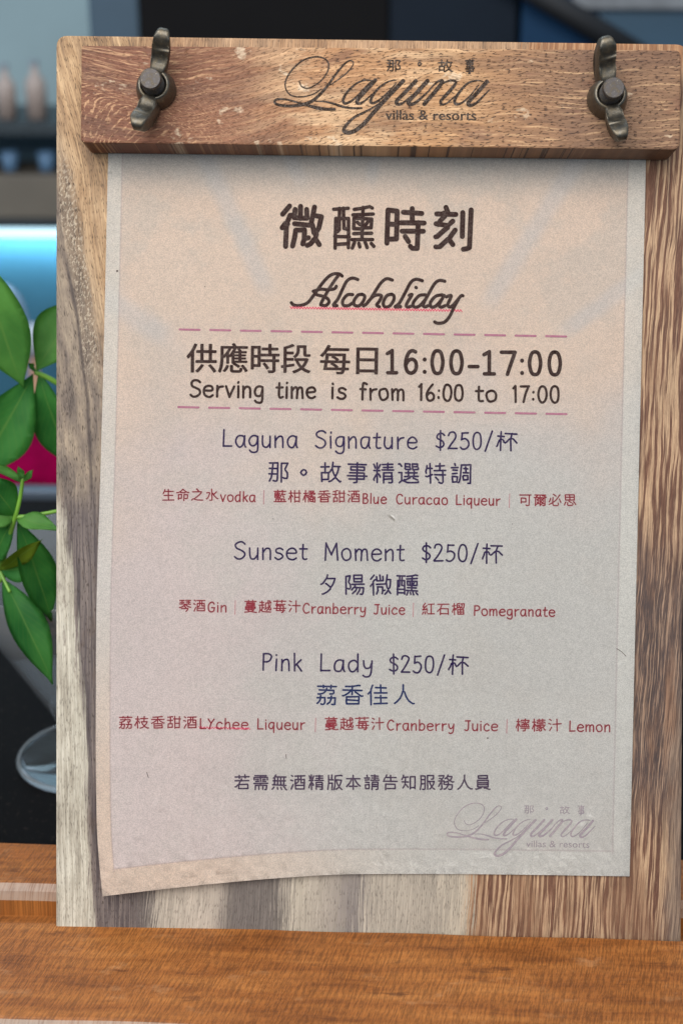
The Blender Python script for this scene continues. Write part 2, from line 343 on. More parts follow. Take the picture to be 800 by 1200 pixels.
SK = {
 '微': '65245521 6955715275337931 695565513251 7923752170136307 175312510644 79318235854589697170 46904665 21900773 32833265466558655883 17051753186123692771 69557490 300735233639543955215211 871179237931',
 '醺': '77067415 38290929 62156406 80587752 87159206 38120912 61525958 51174705 47759275 51358835 69246987 07863986 3844294427462886 09401540174319541886 694589458965506550466945 92234723 0905096738673807 9189849069874986',
 '時': '11553255 58184930 61086605780679107959 11171183328332251125 88784578 91414241 67896759 41599359',
 '刻': '41255115 412543305343 4125372417090907 2877277118611654 31893578 70797030 10301329284036483753 7406820588088988 09775677 4763435737530955',
 '杯': '43819281 37690969 670566597281 2405245123552489 924177586659595748444139 36443648315523551751133907270724',
 '那': '6205628588848777785977558743893689268621801973206923 46611061 0985468545214309400732072710 09384538 1007182321382585',
 '故': '4108450752107025 70317025 70317333794683618471 70316733614758595561 404540161116 4045475151595561 7025870989079408 26892645 43710771 58729271 404511451110 61895561',
 '事': '89830983 4958785879597971217121594958 91330733 16208120814579461746 350548064989',
 '精': '49338533 35832967 136711770785 49218521 43599259 89834583 88714871 67896759 21052189 4905504784478545850782057306 31570757 33293333284224442043153907220715',
 '選': '9209910778074707380926162117 901787177027 078611862077 211721510951 211711100907 3319391851265627 36488748 916991658963706367656787888787756775 576958655663376335663587558655753575 73557333 49334955 32339133',
 '特': '59195031 25892505 63086605750579087959 91414441 87794879 67896760 11693369 073510343441 42599259 0950075511691281',
 '調': '31471147 19892382 34730773 11613161 593877387721582157365938 68766853 58687768 80525652 78068706890989854785474545273909360831111111113431333111',
 '生': '22712687 90090909 49894909 20418241 1155196922718571',
 '命': '2869336365637170 570557498448832072196721 16131649394939211621 0563116228695087717088629464',
 '之': '4390469053805679 89095008331329172819 100811121918281951377055766378691370',
 '水': '63506443723387199319 6350595157565159 63508370 0717111723313147356034641164 498951594955490738053209',
 '藍': '32393249 60086029 687364706362 67846789 72527741 544760596362 39083928 87626362 32603270 09849184 92080708 32793289 19081929792981278108 48711471136913394939 1350445045591360 34943478 66946678',
 '柑': '21531650133907300724 82114911 3443354729552259 82414941 82058289 49054989 41719171 32710971 2205225121532290',
 '橘': '59375329 89298029 53294228 75258029 75255625 3340334527552157 06210627113715512053 80297237 08693369 4171887188668360 42054344894488057806 605367517053706862775580 3756415556627177798280874687 53295625561175117525 2105215120532190',
 '香': '41673961315311410741 24237723 93438742695361605967 49844948 2423240877087737753825382423 09679067 1883498473898087',
 '甜': '85415541 858985115511 25382585 55055589 40620762 91714771 11123912393711371107 0883258534894288',
 '酒': '88283528 110711102334 21821287 195509610760 33859185 696435643509880988636964 884469456985 35414340504653525385',
 '可': '78827708730660055409 19231961536053311931 90830983',
 '爾': '95678667 71847178 49064984 90841084 59537245 39452851 415738563043 592961297419 5539593971557457 72335813 40192728 383334242413 670771058005830784638667 07658463 3178207117651605 8667847171786577',
 '必': '353342345546716680828585 36895575 175914450832 3425262310130713 79559131 73267518731167064106360834253465',
 '思': '6921711367083707350832123229 101117302132 43385928 753379318913 81671767 49854948 816780471847178580858167',
 '夕': '41754689 15072307431759296035 6035414937513451 6035643672468163837341753873205315491149',
 '陽': '11051185298631853079236031473133272922291931 753470205906 5934592953214009 51474935 84734773 4773486083608485838748874773 92483948 37254534493588348716850782057505',
 '琴': '4341474154355426 5605702071262126 58738773 40731273 27592785 73597385 89865586 09864286 92358735753942590959 063511332137505356599059',
 '蔓': '37353745 431139080905 43115811 43114114311929222925 581159096407830590059507 90850985 79652165 61456135 58115914722073251225 21652155775579577971777322732165 614559463745154614358435854483466145 34943478 66946678',
 '越': '29384138 819083898981 7731733067236219 774083438959 533353739273 41781178 08584358 271629382789 0706070913261345 913693278921842177317290 6741663853334927 8908450831112716211818231326',
 '莓': '05869587 33943376 66946676 30722254 27638863 30552418 3052785274086204 24188418 08359435 50495441 48305322',
 '汁': '22550961 27811488 13092734 63896306 36559155',
 '紅': '69826911 25262712 36533843 37294020 13250808 2561245516471440 45119111 90834983 413938430939 377331642561116213682789',
 '石': '83122812 89831083 08302144314982498306 39823875295627472805',
 '榴': '547457715963 6857625961625963 596347574257 2155295133443241 5988448541834257 20511549113607290723 39524257 87254525 65096541 31710971 6541454245098709874185426541 678591848955865281527854 6551705874687585 2105214920512189',
 '荔': '48744867 11491848335343604466 09849084 33893377 66776689 5206631667276841 0933423341133907350529052507 533387338611840781057105 0907181523262441 63507651795679661767',
 '佳': '196120592005 196121722989 196113590851 33099109 89553655 87333933 41778577 63556389 63096344',
 '人': '960989087320613953594962 49624989 496246614349353122151108',
 '枝': '3541354529552159 21531550113806290623 89744474 65536589 34710871 3907551366218038855148525435721589079508 2205225021532289',
 '檸': '5207540564066525 67696373 57515737 0727063113511855 86648171 71517137 77637561556153645369 1855215525512941 63906583 41634367 9075898338833775 92373437 4337435185518637 28710971 37259025 1905195118551990',
 '檬': '50587958 3211371047146725 3960396989699060 38355741 9211901083187832 2941304527511955 1848134507270723 372347266134 58475741 38839183 09692969 52905277 75897577 37479247 8738833778326729 5307550561056608681467295741 1905194618481990',
 '若': '45674256 0722122322312933 09809080 32893271 67716789 09569056 31373335813582102910293336483755',
 '需': '38532053 49414729 37642264 61647764 39293906 80536153 61296106 8963887511751163 49524986 09429042 16878387 7505810583078428472917291705',
 '無': '27892379 59196406 070511071819 39174007 21751573 7721821989079305 77317779 40314079 58315879 89310931 12558755 223122798779',
 '版': '340534411441 920787087421 31893163 74257421 74257126653961546161 5507580762097421 516188618855833978287425 450344075026528486899387 40621362 0705112014411388',
 '本': '0923274139614069 59696159664975378925 49064989 73242624 10698969',
 '請': '23832089 86235123 36730773 11613361 11473347 86355135 221133113334113311112211 92604360 89844684 49728972 68896860 7505850686238647854952495105',
 '告': '23762789 51895153 22052236783678102210 90530953 1363197423768375',
 '知': '58168716 4517362931342735 8709878158815808 44771677 08494749 096316771889 151327352977',
 '服': '13633663 36391439 52055286878686677466 9107771765396152 0807143913863685350725052108 610767117521853689515252',
 '務': '072319432445 4151494867557059 56757059 5675527547694569 0985388535772465 1371167120672465 9751904976567459 60816289 70597459 670871058206851388334834 373741550855 390742064608571764346544 567557796081867985737459 1706240725112543244525612465',
 '員': '33213314 65146521 81461846 18338133 3787768777867771237023863787 8133815880591959182180218133 0707120533144014 5813651487069307',
}

# handwriting letters: advance, strokes (100 units = one em; x height 48, capitals 72)
LT = {
 'S': (50, '44 62 34 71 18 70 8 60 12 46 28 38 42 28 44 14 32 2 16 0 4 8'), 'e': (46, '6 26 40 28 38 42 24 48 10 40 5 22 12 5 28 0 42 7'),
 'r': (36, '8 47 9 0|9 28 18 42 33 46'), 'v': (40, '4 47 19 0|19 0 37 47'), 'i': (16, '8 47 8 0|8 63 8 66'), 'n': (44, '7 47 8 0|8 30 18 44 30 46 36 36 37 0'),
 'g': (44, '37 42 24 48 10 42 5 26 10 10 22 6 33 14 37 42|38 46 38 -8 30 -21 14 -20 7 -13'), 't': (34, '16 64 15 12 20 1 31 3|3 45 31 46'),
 'm': (62, '7 47 8 0|8 30 16 44 26 46 31 36 31 0|31 30 39 44 49 46 54 36 55 0'), 's': (38, '33 40 22 48 9 42 11 30 26 24 34 13 26 2 14 0 4 7'),
 'f': (32, '30 66 22 72 14 64 13 0|3 44 27 45'), 'o': (46, '22 48 8 40 5 22 13 3 26 0 39 10 41 30 33 45 22 48'), '1': (26, '6 58 16 70|16 70 16 0'),
 '6': (44, '33 70 17 52 7 28 10 7 22 0 35 6 38 20 30 33 18 32 8 20'), ':': (18, '9 12 9 15|9 42 9 45'), '0': (44, '22 70 10 62 5 36 9 10 22 0 34 9 39 36 34 62 22 70'),
 '7': (42, '4 68 38 69|38 69 24 36 17 0'), 'L': (44, '8 72 7 2|7 2 40 3'), 'a': (46, '38 40 26 48 11 42 5 24 10 5 22 0 32 10 38 40|39 47 38 12 43 1'),
 'u': (44, '7 47 7 16 14 2 26 2 36 16|37 47 37 0'), '$': (42, '38 56 28 64 14 62 7 52 12 42 28 34 36 24 33 11 20 6 5 13|21 76 21 -6'),
 '2': (44, '6 56 12 68 26 70 35 60 32 44 18 22 5 2|5 2 40 2'), '5': (42, '34 69 10 68|10 68 8 40|8 40 22 44 35 34 36 16 25 2 12 1 4 7'), '/': (36, '33 76 5 -8'),
 'M': (62, '6 0 9 70|9 70 31 22|31 22 52 70|52 70 57 0'), 'P': (46, '8 70 8 0|8 68 28 70 40 60 37 44 24 36 8 36'), 'k': (40, '8 72 8 0|35 46 9 22|17 29 37 0'),
 'd': (46, '37 38 26 48 11 42 5 24 10 5 22 0 32 8 38 24|38 74 38 0'), 'y': (42, '6 47 8 24 18 14 30 20 36 34|37 47 35 4 28 -16 14 -20 6 -14'),
 'B': (46, '8 70 8 0|8 69 28 70 36 58 28 42 9 38|9 38 32 36 41 20 32 3 8 1'), 'l': (16, '8 74 8 0'), 'C': (50, '44 58 34 69 20 68 8 52 5 30 12 8 26 0 44 8'),
 'c': (42, '37 38 26 48 12 42 5 24 11 5 24 0 38 7'), 'q': (46, '38 40 26 48 11 42 5 24 10 8 22 4 32 12 38 34|38 47 38 -22'), 'G': (52, '44 58 34 69 20 68 8 52 5 30 12 8 26 0 42 8 45 28|28 30 48 30'),
 'b': (46, '8 74 8 0|8 26 18 45 32 45 40 28 36 8 22 0 8 8'), 'J': (44, '10 69 42 70|30 70 29 16 20 1 6 6'), 'Y': (44, '5 70 22 38|40 70 22 38 12 0'), 'h': (44, '8 74 8 0|8 28 18 44 30 46 36 34 37 0'),
}
def cjk(ch):
    if ch == '。': return [[(50 + 12 * math.cos(a * .7854), 36 + 12 * math.sin(a * .7854)) for a in range(9)]]
    return [[(int(s[i:i + 2]), int(s[i + 2:i + 4]) - 10) for i in range(0, len(s), 4)] for s in SK[ch].split()]
def text_strokes(txt, x0, y0, x1, y1, size, asp=1.0, jit=1.1):
    """lays handwriting between two photo points on the sheet; size = photo size of 100 units; returns polylines"""
    items = []; adv = 0.0
    for ch in txt:
        if ch == ' ': adv += 40; continue
        if ch in LT:
            wd, d = LT[ch]; st = []
            for s in d.split('|'):
                q = [float(k) for k in s.split()]; P = list(zip(q[::2], q[1::2]))
                P = [(a + R.uniform(-jit, jit), b + R.uniform(-jit, jit)) for a, b in P]
                if d and len(P) > 5 and math.dist(P[0], P[-1]) < 4: P[-1] = P[0]; st.append(crom(P, 5, True))
                else: st.append(crom(P, 5))
            items.append((adv, st)); adv += wd + 7
        else:
            k = .94; rot = R.uniform(-.025, .025); st = []
            for P in cjk(ch):
                P = [(a + R.uniform(-jit, jit) * 1.3, b + R.uniform(-jit, jit) * 1.3) for a, b in P]
                st.append([((50 + (a - 50) * k - rot * (b - 38)), (b + rot * (a - 50)) * k) for a, b in P])
            items.append((adv, st)); adv += 104
    adv -= 7
    fx = math.hypot(x1 - x0, y1 - y0) / max(adv, 1); tx, ty = (x1 - x0), (y1 - y0); L = math.hypot(tx, ty); tx /= L; ty /= L
    fy = size / 100.0
    out = []
    for ax, st in items:
        for P in st: out.append([(x0 + tx * (ax + a) * fx + ty * b * fy, y0 + ty * (ax + a) * fx - tx * b * fy) for a, b in P])
    return out
class Ink:
    """flat strokes with rounded ends, laid on a surface given by place(px, py, lift)"""
    def __init__(s, place): s.bm = bmesh.new(); s.place = place; s.k = 0
    def v(s, x, y): return s.bm.verts.new(s.place(x, y, .00010 + .000004 * (s.k % 14)))
    def stroke(s, P, wd):
        W = list(wd) if isinstance(wd, (list, tuple)) else [wd] * len(P)
        Q = [P[0]]; V = [W[0]]
        for p, q in zip(P[1:], W[1:]):
            if math.dist(p, Q[-1]) > .05: Q.append(p); V.append(q)
        if len(Q) < 2: Q.append((Q[0][0] + .2, Q[0][1])); V.append(V[0])
        a = 0
        for i in range(1, len(Q)):
            if i == len(Q) - 1: s._run(Q[a:i + 1], V[a:i + 1]); break
            d1 = (Q[i][0] - Q[i - 1][0], Q[i][1] - Q[i - 1][1]); d2 = (Q[i + 1][0] - Q[i][0], Q[i + 1][1] - Q[i][1])
            if (d1[0] * d2[0] + d1[1] * d2[1]) / (math.hypot(*d1) * math.hypot(*d2)) < .55: s._run(Q[a:i + 1], V[a:i + 1]); a = i
    def _run(s, Q, V):
        s.k += 1; n = len(Q); Ls, Rs = [], []
        for i in range(n):
            a, b = Q[max(i - 1, 0)], Q[min(i + 1, n - 1)]; dx, dy = b[0] - a[0], b[1] - a[1]; l = math.hypot(dx, dy) or 1; dx /= l; dy /= l; h = V[i] / 2
            Ls.append(s.v(Q[i][0] - dy * h, Q[i][1] + dx * h)); Rs.append(s.v(Q[i][0] + dy * h, Q[i][1] - dx * h))
        for i in range(n - 1): s.bm.faces.new((Ls[i], Ls[i + 1], Rs[i + 1], Rs[i]))
        for end in (0, 1):
            i = n - 1 if end else 0; j = n - 2 if end else 1
            th = math.atan2(Q[i][1] - Q[j][1], Q[i][0] - Q[j][0]); h = V[i] / 2
            fan = [s.v(Q[i][0] + h * math.cos(th + f), Q[i][1] + h * math.sin(th + f)) for f in (1.05, .52, 0, -.52, -1.05)]
            # cap edge shares the ribbon's end vertices
            e = [Ls[i], Rs[i]] if end else [Rs[i], Ls[i]]
            s.bm.faces.new([e[0]] + fan + [e[1]])
    def text(s, txt, x0, y0, x1, y1, size, wd, jit=1.1):
        for P in text_strokes(txt, x0, y0, x1, y1, size, jit=jit): s.stroke(P, wd)
    def type(s, txt, x0, y0, x1, y1, size, off=0.0):
        """typeset letters; size = photo size of one em"""
        cu = bpy.data.curves.new('type', 'FONT'); cu.body = txt; cu.offset = off; cu.resolution_u = 4
        o = bpy.data.objects.new('type', cu); C.objects.link(o); bpy.context.view_layer.update()
        me = bpy.data.meshes.new_from_object(o.evaluated_get(bpy.context.evaluated_depsgraph_get()))
        xs = [v.co.x for v in me.vertices]; a, b = min(xs), max(xs)
        L = math.hypot(x1 - x0, y1 - y0); tx, ty = (x1 - x0) / L, (y1 - y0) / L; s.k += 1
        vs = [s.v(x0 + tx * (v.co.x - a) / (b - a) * L + ty * v.co.y * size, y0 + ty * (v.co.x - a) / (b - a) * L - tx * v.co.y * size) for v in me.vertices]
        for p in me.polygons:
            try: s.bm.faces.new([vs[i] for i in p.vertices])
            except ValueError: pass
        bpy.data.objects.remove(o); bpy.data.curves.remove(cu); bpy.data.meshes.remove(me)
    def done(s, name, mat, parent):
        for f in s.bm.faces:
            f.normal_update()
            if f.normal.z < 0: f.normal_flip()
        me = bpy.data.meshes.new(name); s.bm.to_mesh(me); s.bm.free(); return link(name, me, mat, parent)

# script logo: strokes in photo units with a width at each point
def Z1(*q): return [(315 + a / 5.714, 60 + b / 5.714) for a, b in zip(q[::2], q[1::2])]
def Z2(*q): return [(445 + a / 5.714, 60 + b / 5.714) for a, b in zip(q[::2], q[1::2])]
def stem(P, w0=2.0, w1=4.6): return (P, w0, w1)
LOGO = [
 (Z1(205, 205, 222, 238, 270, 245, 345, 200, 392, 135, 398, 80, 365, 45, 300, 38, 220, 65, 150, 130, 112, 200, 115, 255, 150, 295, 220, 305, 300, 285, 345, 255), (1.4, 2.0, 1.4)),
 (Z1(565, 70, 540, 62, 505, 85, 450, 150, 400, 220, 350, 280, 300, 325, 250, 350, 190, 362, 130, 366, 60, 357, 38, 338, 60, 320, 130, 325, 210, 348), (1.4, 4.2, 2.0)),
 (Z1(210, 346, 270, 365, 330, 380, 390, 388, 440, 388), (2.4, 4.4, 3.2)),
 (Z1(310, 335, 370, 336, 430, 350, 500, 372, 560, 380, 620, 380), (1.2, 3.0, 2.2)),
 (Z1(565, 70, 560, 95, 520, 145, 465, 188, 410, 225), (1.2, 1.5, 1.2)),
 (Z1(690, 195, 650, 192, 590, 212, 530, 265, 498, 318, 505, 347, 540, 340, 590, 300, 650, 235, 690, 195), (1.2, 3.6, 1.2)),
 (Z1(712, 192, 660, 250, 610, 305, 588, 338, 602, 350, 640, 332, 690, 285), (4.6, 4.4, 1.2)),
 (Z1(850, 192, 800, 202, 740, 240, 695, 295, 680, 335, 698, 346, 740, 325, 800, 270, 850, 215), (1.2, 3.8, 1.2)),
 (Z2(155, 198, 80, 275, 0, 362, -52, 420, -105, 482, -165, 530, -218, 545, -243, 528, -222, 490, -172, 442, -100, 405, -40, 372, 20, 330), (4.8, 4.8, 1.2)),
 (Z2(240, 197, 170, 272, 112, 332, 122, 354, 158, 342, 230, 280), (4.6, 4.4, 1.2)),
 (Z2(318, 197, 250, 272, 192, 335, 202, 354, 240, 342, 305, 285, 340, 250), (4.8, 4.6, 1.2)),
 (Z2(330, 255, 385, 203, 418, 197, 400, 230, 350, 290, 296, 353), (1.2, 4.4, 4.8)),
 (Z2(355, 280, 410, 222, 470, 195, 508, 205, 480, 250, 430, 305, 404, 338, 416, 356, 450, 345, 500, 300), (1.2, 4.2, 1.2)),
 (Z2(690, 202, 650, 195, 590, 212, 535, 268, 500, 325, 508, 354, 545, 346, 600, 300, 660, 225), (1.2, 3.8, 1.2)),
 (Z2(715, 202, 655, 272, 600, 330, 590, 352, 606, 362, 645, 345, 700, 290, 735, 255), (4.8, 4.6, 1.1)),
]
def logo(ink, f=lambda x, y: (x, y), k=1.0, hz=lambda x: x):
    for P, (a, b, c) in LOGO:
        Q = crom(P, 5); n = len(Q) - 1
        W = []
        for i in range(n + 1):
            t_ = i / n; W.append(k * ((a + (b - a) * t_ * 2) if t_ < .5 else (b + (c - b) * (t_ - .5) * 2)))
        ink.stroke([f(*p) for p in Q], W)
    def ch(c, x0, x1, y, size, wd):
        p0 = f(x0, y); p1 = f(x1, y)
        ink.text(c, p0[0], p0[1], p1[0], p1[1], size * k ** .7, wd * k)
    ch('那', 451.5, 470.5, 82.5, 17, 1.7); ch('。', 484, 498, 81, 18, 1.8); ch('故', 512, 531, 83, 17, 1.7); ch('事', 544, 556, 85, 21, 1.9)

# =========================================================================================== setting
MB = {}
base_mat, worn_sheen_mat = mat_base(), mat_base(True)
counter_mat = (lambda t: t.out(t.mix(t.ss(t.noise(t.tc.outputs['Object'], 420, 3), .60, .72), srgb(13, 12, 13), srgb(40, 36, 33)), .6, 0, .08))(T('black_granite'))
floor = obj('floor', bbox((-4, -4, -1.0), (4, 3.4, -.95)), plain('dark_floor', (.05, .05, .055), .5)); tag(floor, kind='structure')
wall = obj('wall', bbox((-4, 2.50, -.9495), (4, 2.60, 2.6)), plain('blue_grey_wall', srgb(158, 180, 184), .8, .08, 3)); tag(wall, kind='structure')

ct = empty('bar_counter', (0, .1, -.95))
def put(o, parent, world=Matrix()):                          # mesh given in world coordinates, kept there under its thing
    o.parent = parent; o.matrix_parent_inverse = (Matrix.Translation(parent.location)).inverted(); return o
put(obj('counter_top', bbox((-.9, -.30, -.0702), (.9, .565, -.0302), .004), counter_mat), ct)
put(obj('counter_body', bbox((-.86, -.24, -.9498), (.86, .50, -.0704)), plain('black_panel', (.02, .02, .022), .5)), ct)
put(obj('edge_trim', bbox((-.9, .5654, -.066), (.9, .580, -.024), .002), plain('blue_steel', srgb(96, 108, 122), .35, .05, 20, .6)), ct)
tag(ct, 'black speckled stone bar counter under the wooden base, with a steel edge strip', 'counter')

# wooden base with a slot for the board
def make_base():
    zb = -.030
    prof = [(-.0580, zb), (-.0580, -.0040), (-.0550, -.0002), (-.0537, 0), (-.0010, 0), (0, -.0012), (.0012, -.0125), (.0205, -.0125), (.0208, -.0055), (.0222, -.0020), (.0250, 0), (.0530, 0), (.0550, -.0015), (.0562, -.0050), (.0562, zb)]
    worn_sheen = {1, 8, 9}
    bm = bmesh.new(); n = 60; x0, x1 = -.30, .30; rows = []
    for k in range(n + 1):
        x = x0 + (x1 - x0) * k / n
        rows.append([bm.verts.new((x, y + .0003 * math.sin(x * 90 + y * 60), z)) for y, z in prof])
    for a, b in zip(rows[:-1], rows[1:]):
        for i in range(len(prof)):
            j = (i + 1) % len(prof); f = bm.faces.new((a[i], a[j], b[j], b[i])); f.material_index = 1 if i in worn_sheen else 0
    bm.faces.new(rows[0]); bm.faces.new(rows[-1])
    o = obj('wooden_base', bm, base_mat); o.data.materials.append(worn_sheen_mat); return o
wbse = make_base(); wbse.rotation_euler = (0, 0, math.radians(-1.1))
tag(wbse, 'orange brown varnished wooden base with a slot holding the menu board', 'stand')

# =========================================================================================== menu board
mb = empty('menu_board'); mb.matrix_world = BF @ Matrix.Translation((0, -HB - .0125, 0))
UP = Matrix.Translation((0, HB + .0125, 0))
def part(o, parent=mb, m=UP): o.parent = parent; o.matrix_local = m; return o
TB = .014
def rounded(corners, rad, n=5):
    out = []; m = len(corners)
    for i, c in enumerate(corners):
        c = Vector(c); a = (Vector(corners[i - 1]) - c).normalized(); b = (Vector(corners[(i + 1) % m]) - c).normalized(); r = rad[i]
        for k in range(n + 1):
            t_ = k / n; p0 = c + a * r; p2 = c + b * r
            out.append((p0 * (1 - t_) ** 2 + c * 2 * t_ * (1 - t_) + p2 * t_ * t_))
    return out
tl, bl, br, tr = [onb(*p).to_2d() for p in ((66, 41), (66, 1081), (797.5, 1101), (804, 51.5))]
dn_ = Vector((0, -.0120))
bl2 = Vector((bl.x, -HB - .0115)); br2 = Vector((br.x, -HB - .0115))
pan = prism(rounded([tl, bl2, br2, tr], [.0045, .002, .002, .004]), -TB, 0, .0008)
part(obj('back_panel', pan, mat_board()))
CT = .018
def onc(x, y, lift=0.0): return onb(x, y, CT + lift)
cc = [onb(x, y, CT).to_2d() for x, y in ((95.5, 53), (94.5, 167), (796, 175.5), (797.5, 58.5))]
clamp = part(obj('clamp_bar', prism(rounded(cc, [.0012, .0020, .0030, .0025]), .0009, CT, .0007), mat_clamp()))
ink = Ink(lambda x, y, l: onb(x, y, CT + l)); logo(ink)
for q in (-.35, 0, .35): ink.type('villas & resorts', 451.5 + q, 140.0, 557.5 + q, 140.9, 16.6)
part(ink.done('engraved_logo', mat_ink('burnt_engraving', srgb(44, 34, 28), .25), None), clamp, Matrix())

def mat_metal(name, col, rough):
    t = T(name); n = t.noise(t.tc.outputs['Object'], 500, 4, .65); n2 = t.noise(t.tc.outputs['Object'], 1800, 2, .7)
    c = t.mix(t.ss(n, .40, .72, 0, .7), col, srgb(108, 96, 76)); c = t.mix(t.mul(t.ss(n2, .64, .72), .5), c, srgb(170, 164, 150))
    t.bump(n, .25, .0003); return t.out(c, t.ss(n, .3, .7, rough, rough + .2), .85, .5)
nut_m = mat_metal('aged_steel', srgb(92, 88, 80), .34); bolt_m = mat_metal('dull_bolt_steel', srgb(74, 71, 71), .5)
def wing_nut(px, py, ang):
    p = onb(px, py, CT)
    bm = lathe([(0.0050, .0002), (.0073, .0002), (.0075, .0012), (.0073, .0030), (.0068, .0060), (.0060, .0086), (.0054, .0094), (.0046, .0092), (.0046, .0060)], 36)
    hubv = set(bm.verts)
    prof = crom([(.0040, .0022), (.0080, .0030), (.0120, .0052), (.0160, .0086), (.0186, .0125), (.0190, .0160), (.0172, .0176), (.0146, .0168), (.0118, .0138), (.0088, .0106), (.0040, .0090), (.0040, .0022)], 4, True)[:-1]
    for sg in (1, -1):
        hw = .0024; f = None
        vs = [[bm.verts.new((sg * r, hh, z)) for r, z in prof] for hh in (-hw, hw)]
        faces = [bm.faces.new(vs[0]), bm.faces.new(vs[1])]
        n = len(prof)
        for i in range(n): faces.append(bm.faces.new((vs[0][i], vs[0][(i + 1) % n], vs[1][(i + 1) % n], vs[1][i])))
        es = list({e for ff in faces[:2] for e in ff.edges})
        bmesh.ops.bevel(bm, geom=es, offset=.0009, segments=3, affect='EDGES', profile=.5)
    for v in bm.verts:
        a = abs(v.co.x)
        if v not in hubv:                                   # ears: full along their length, thin at the rounded tip
            q = max(0, min(1, (a - .004) / .015)); v.co.y = v.co.y * (1.12 + .22 * math.sin(math.pi * q ** 1.3) - .42 * q ** 6) - (v.co.z - .004) * .10 * (1 if v.co.x > 0 else -1)
    o = part(obj('wing_nut', bm, nut_m, smooth=True), mb, UP @ Matrix.Translation(p) @ Matrix.Rotation(math.radians(ang), 4, 'Z'))
    pr = [(.0041, .0002)]
    z = .0075
    while z < .0148: pr += [(.0041, z), (.0034, z + .0006)]; z += .0012
    pr += [(.0041, .0152), (.0038, .0162), (.0036, .0164), (0, .0164)]
    part(obj('threaded_bolt', lathe(pr, 32), bolt_m), o, Matrix())
    for q in o.data.polygons: pass
    return o
wing_nut(184, 106.5, 90 - 11); wing_nut(710, 117, 90 + 14)
tag(mb, 'upright wooden menu board with a clamp bar held by two wing nuts', 'menu board')

# =========================================================================================== the sheet
def sst(x, a, b):
    t_ = min(1, max(0, (x - a) / (b - a))); return t_ * t_ * (3 - 2 * t_)
def lift(x, y):                                             # the sheet bows off the board towards its lower left corner
    a = sst(y, 520, 1060) * (1 - sst(x, 90, 480)); b = sst(y, 850, 1060) * (1 - sst(x, 100, 700))
    return .0006 + .0036 * a + .0022 * b + .0006 * math.sin(x * .012 + y * .006) ** 2 * sst(y, 240, 400)
def interp(tab, v):
    for (a, p), (b, q) in zip(tab[:-1], tab[1:]):
        if v <= b: return p + (q - p) * (v - a) / (b - a)
    return tab[-1][1]
LTAB = crom([(140, 128), (180, 127), (400, 122), (550, 118), (700, 113.5), (850, 112.5), (960, 113.5), (1010, 116.5), (1050, 120.5)], 6)
BTAB = crom([(0, 1050.5), (.13, 1041), (.25, 1033.5), (.36, 1028), (.48, 1024.5), (.7, 1024.5), (1, 1027)], 6)
sheet_bm = bmesh.new(); uvl = sheet_bm.loops.layers.uv.new('UVMap'); NU, NV = 60, 90; grid = []
for j in range(NV + 1):
    v = j / NV; row = []
    for i in range(NU + 1):
        u = i / NU; yb = interp(BTAB, u); y = 140 + (yb - 140) * v + (1 - v) * u * 8
        xl = interp(LTAB, min(1050, 140 + 910 * v)); xr = 757.2 - 19.8 * sst(v, -1, 2) * 0 - 20.0 * v
        x = xl + (xr - xl) * u; row.append((sheet_bm.verts.new(onb(x, y, lift(x, y))), u, v))
    grid.append(row)
for j in range(NV):
    for i in range(NU):
        q = [grid[j][i], grid[j + 1][i], grid[j + 1][i + 1], grid[j][i + 1]]
        f = sheet_bm.faces.new([k[0] for k in q]); f.smooth = True
        for lp, k in zip(f.loops, q): lp[uvl].uv = (k[1], k[2])
geo = bmesh.ops.solidify(sheet_bm, geom=sheet_bm.faces[:], thickness=.0003)
me = bpy.data.meshes.new('menu_sheet'); bmesh.ops.recalc_face_normals(sheet_bm, faces=sheet_bm.faces); sheet_bm.to_mesh(me); sheet_bm.free()
sheet = link('menu_sheet', me, mat_paper()); sheet.matrix_world = BF
tag(sheet, 'cream paper drinks menu clamped on the board, lower left corner curling', 'menu sheet')
def SI(): return Ink(lambda x, y, l: onb(x, y, lift(x, y) + l))
def done(ink, name, mat, label=None):
    o = ink.done(name, mat, sheet)
    if label: o['label'] = label
    return o
brown = mat_ink('dark_brown_ink', srgb(46, 32, 30), .12); purple = mat_ink('dark_violet_ink', srgb(38, 28, 62), .14); navy = mat_ink('deep_blue_ink', srgb(20, 36, 76), .14)
red = mat_ink('dull_red_ink', srgb(116, 34, 46), .18); bar = mat_ink('pale_red_ink', srgb(166, 116, 120), .4); mauve = mat_ink('mauve_ink', srgb(144, 92, 110), .25); crimson = mat_ink('crimson_ink', srgb(196, 60, 92), .25); grey = mat_ink('grey_violet_ink', srgb(128, 118, 124), .5); plum = mat_ink('dark_plum_ink', srgb(54, 40, 62), .18)
k = SI()
for c, x0, x1, y in (('微', 325, 381, 286), ('醺', 386, 441, 287), ('時', 446, 500, 287.5), ('刻', 504, 556, 288)): k.text(c, x0, y, x1, y + .8, 60, 6.0 if c != '醺' else 4.3, 1.4)
done(k, 'printed_title', brown, 'bold rounded title of four characters')
def Q3(*q): return [(330 + a / 7.273, 310 + b / 7.273) for a, b in zip(q[::2], q[1::2])]
def Q4(*q): return [(440 + a / 7.273, 310 + b / 7.273) for a, b in zip(q[::2], q[1::2])]
k = SI()
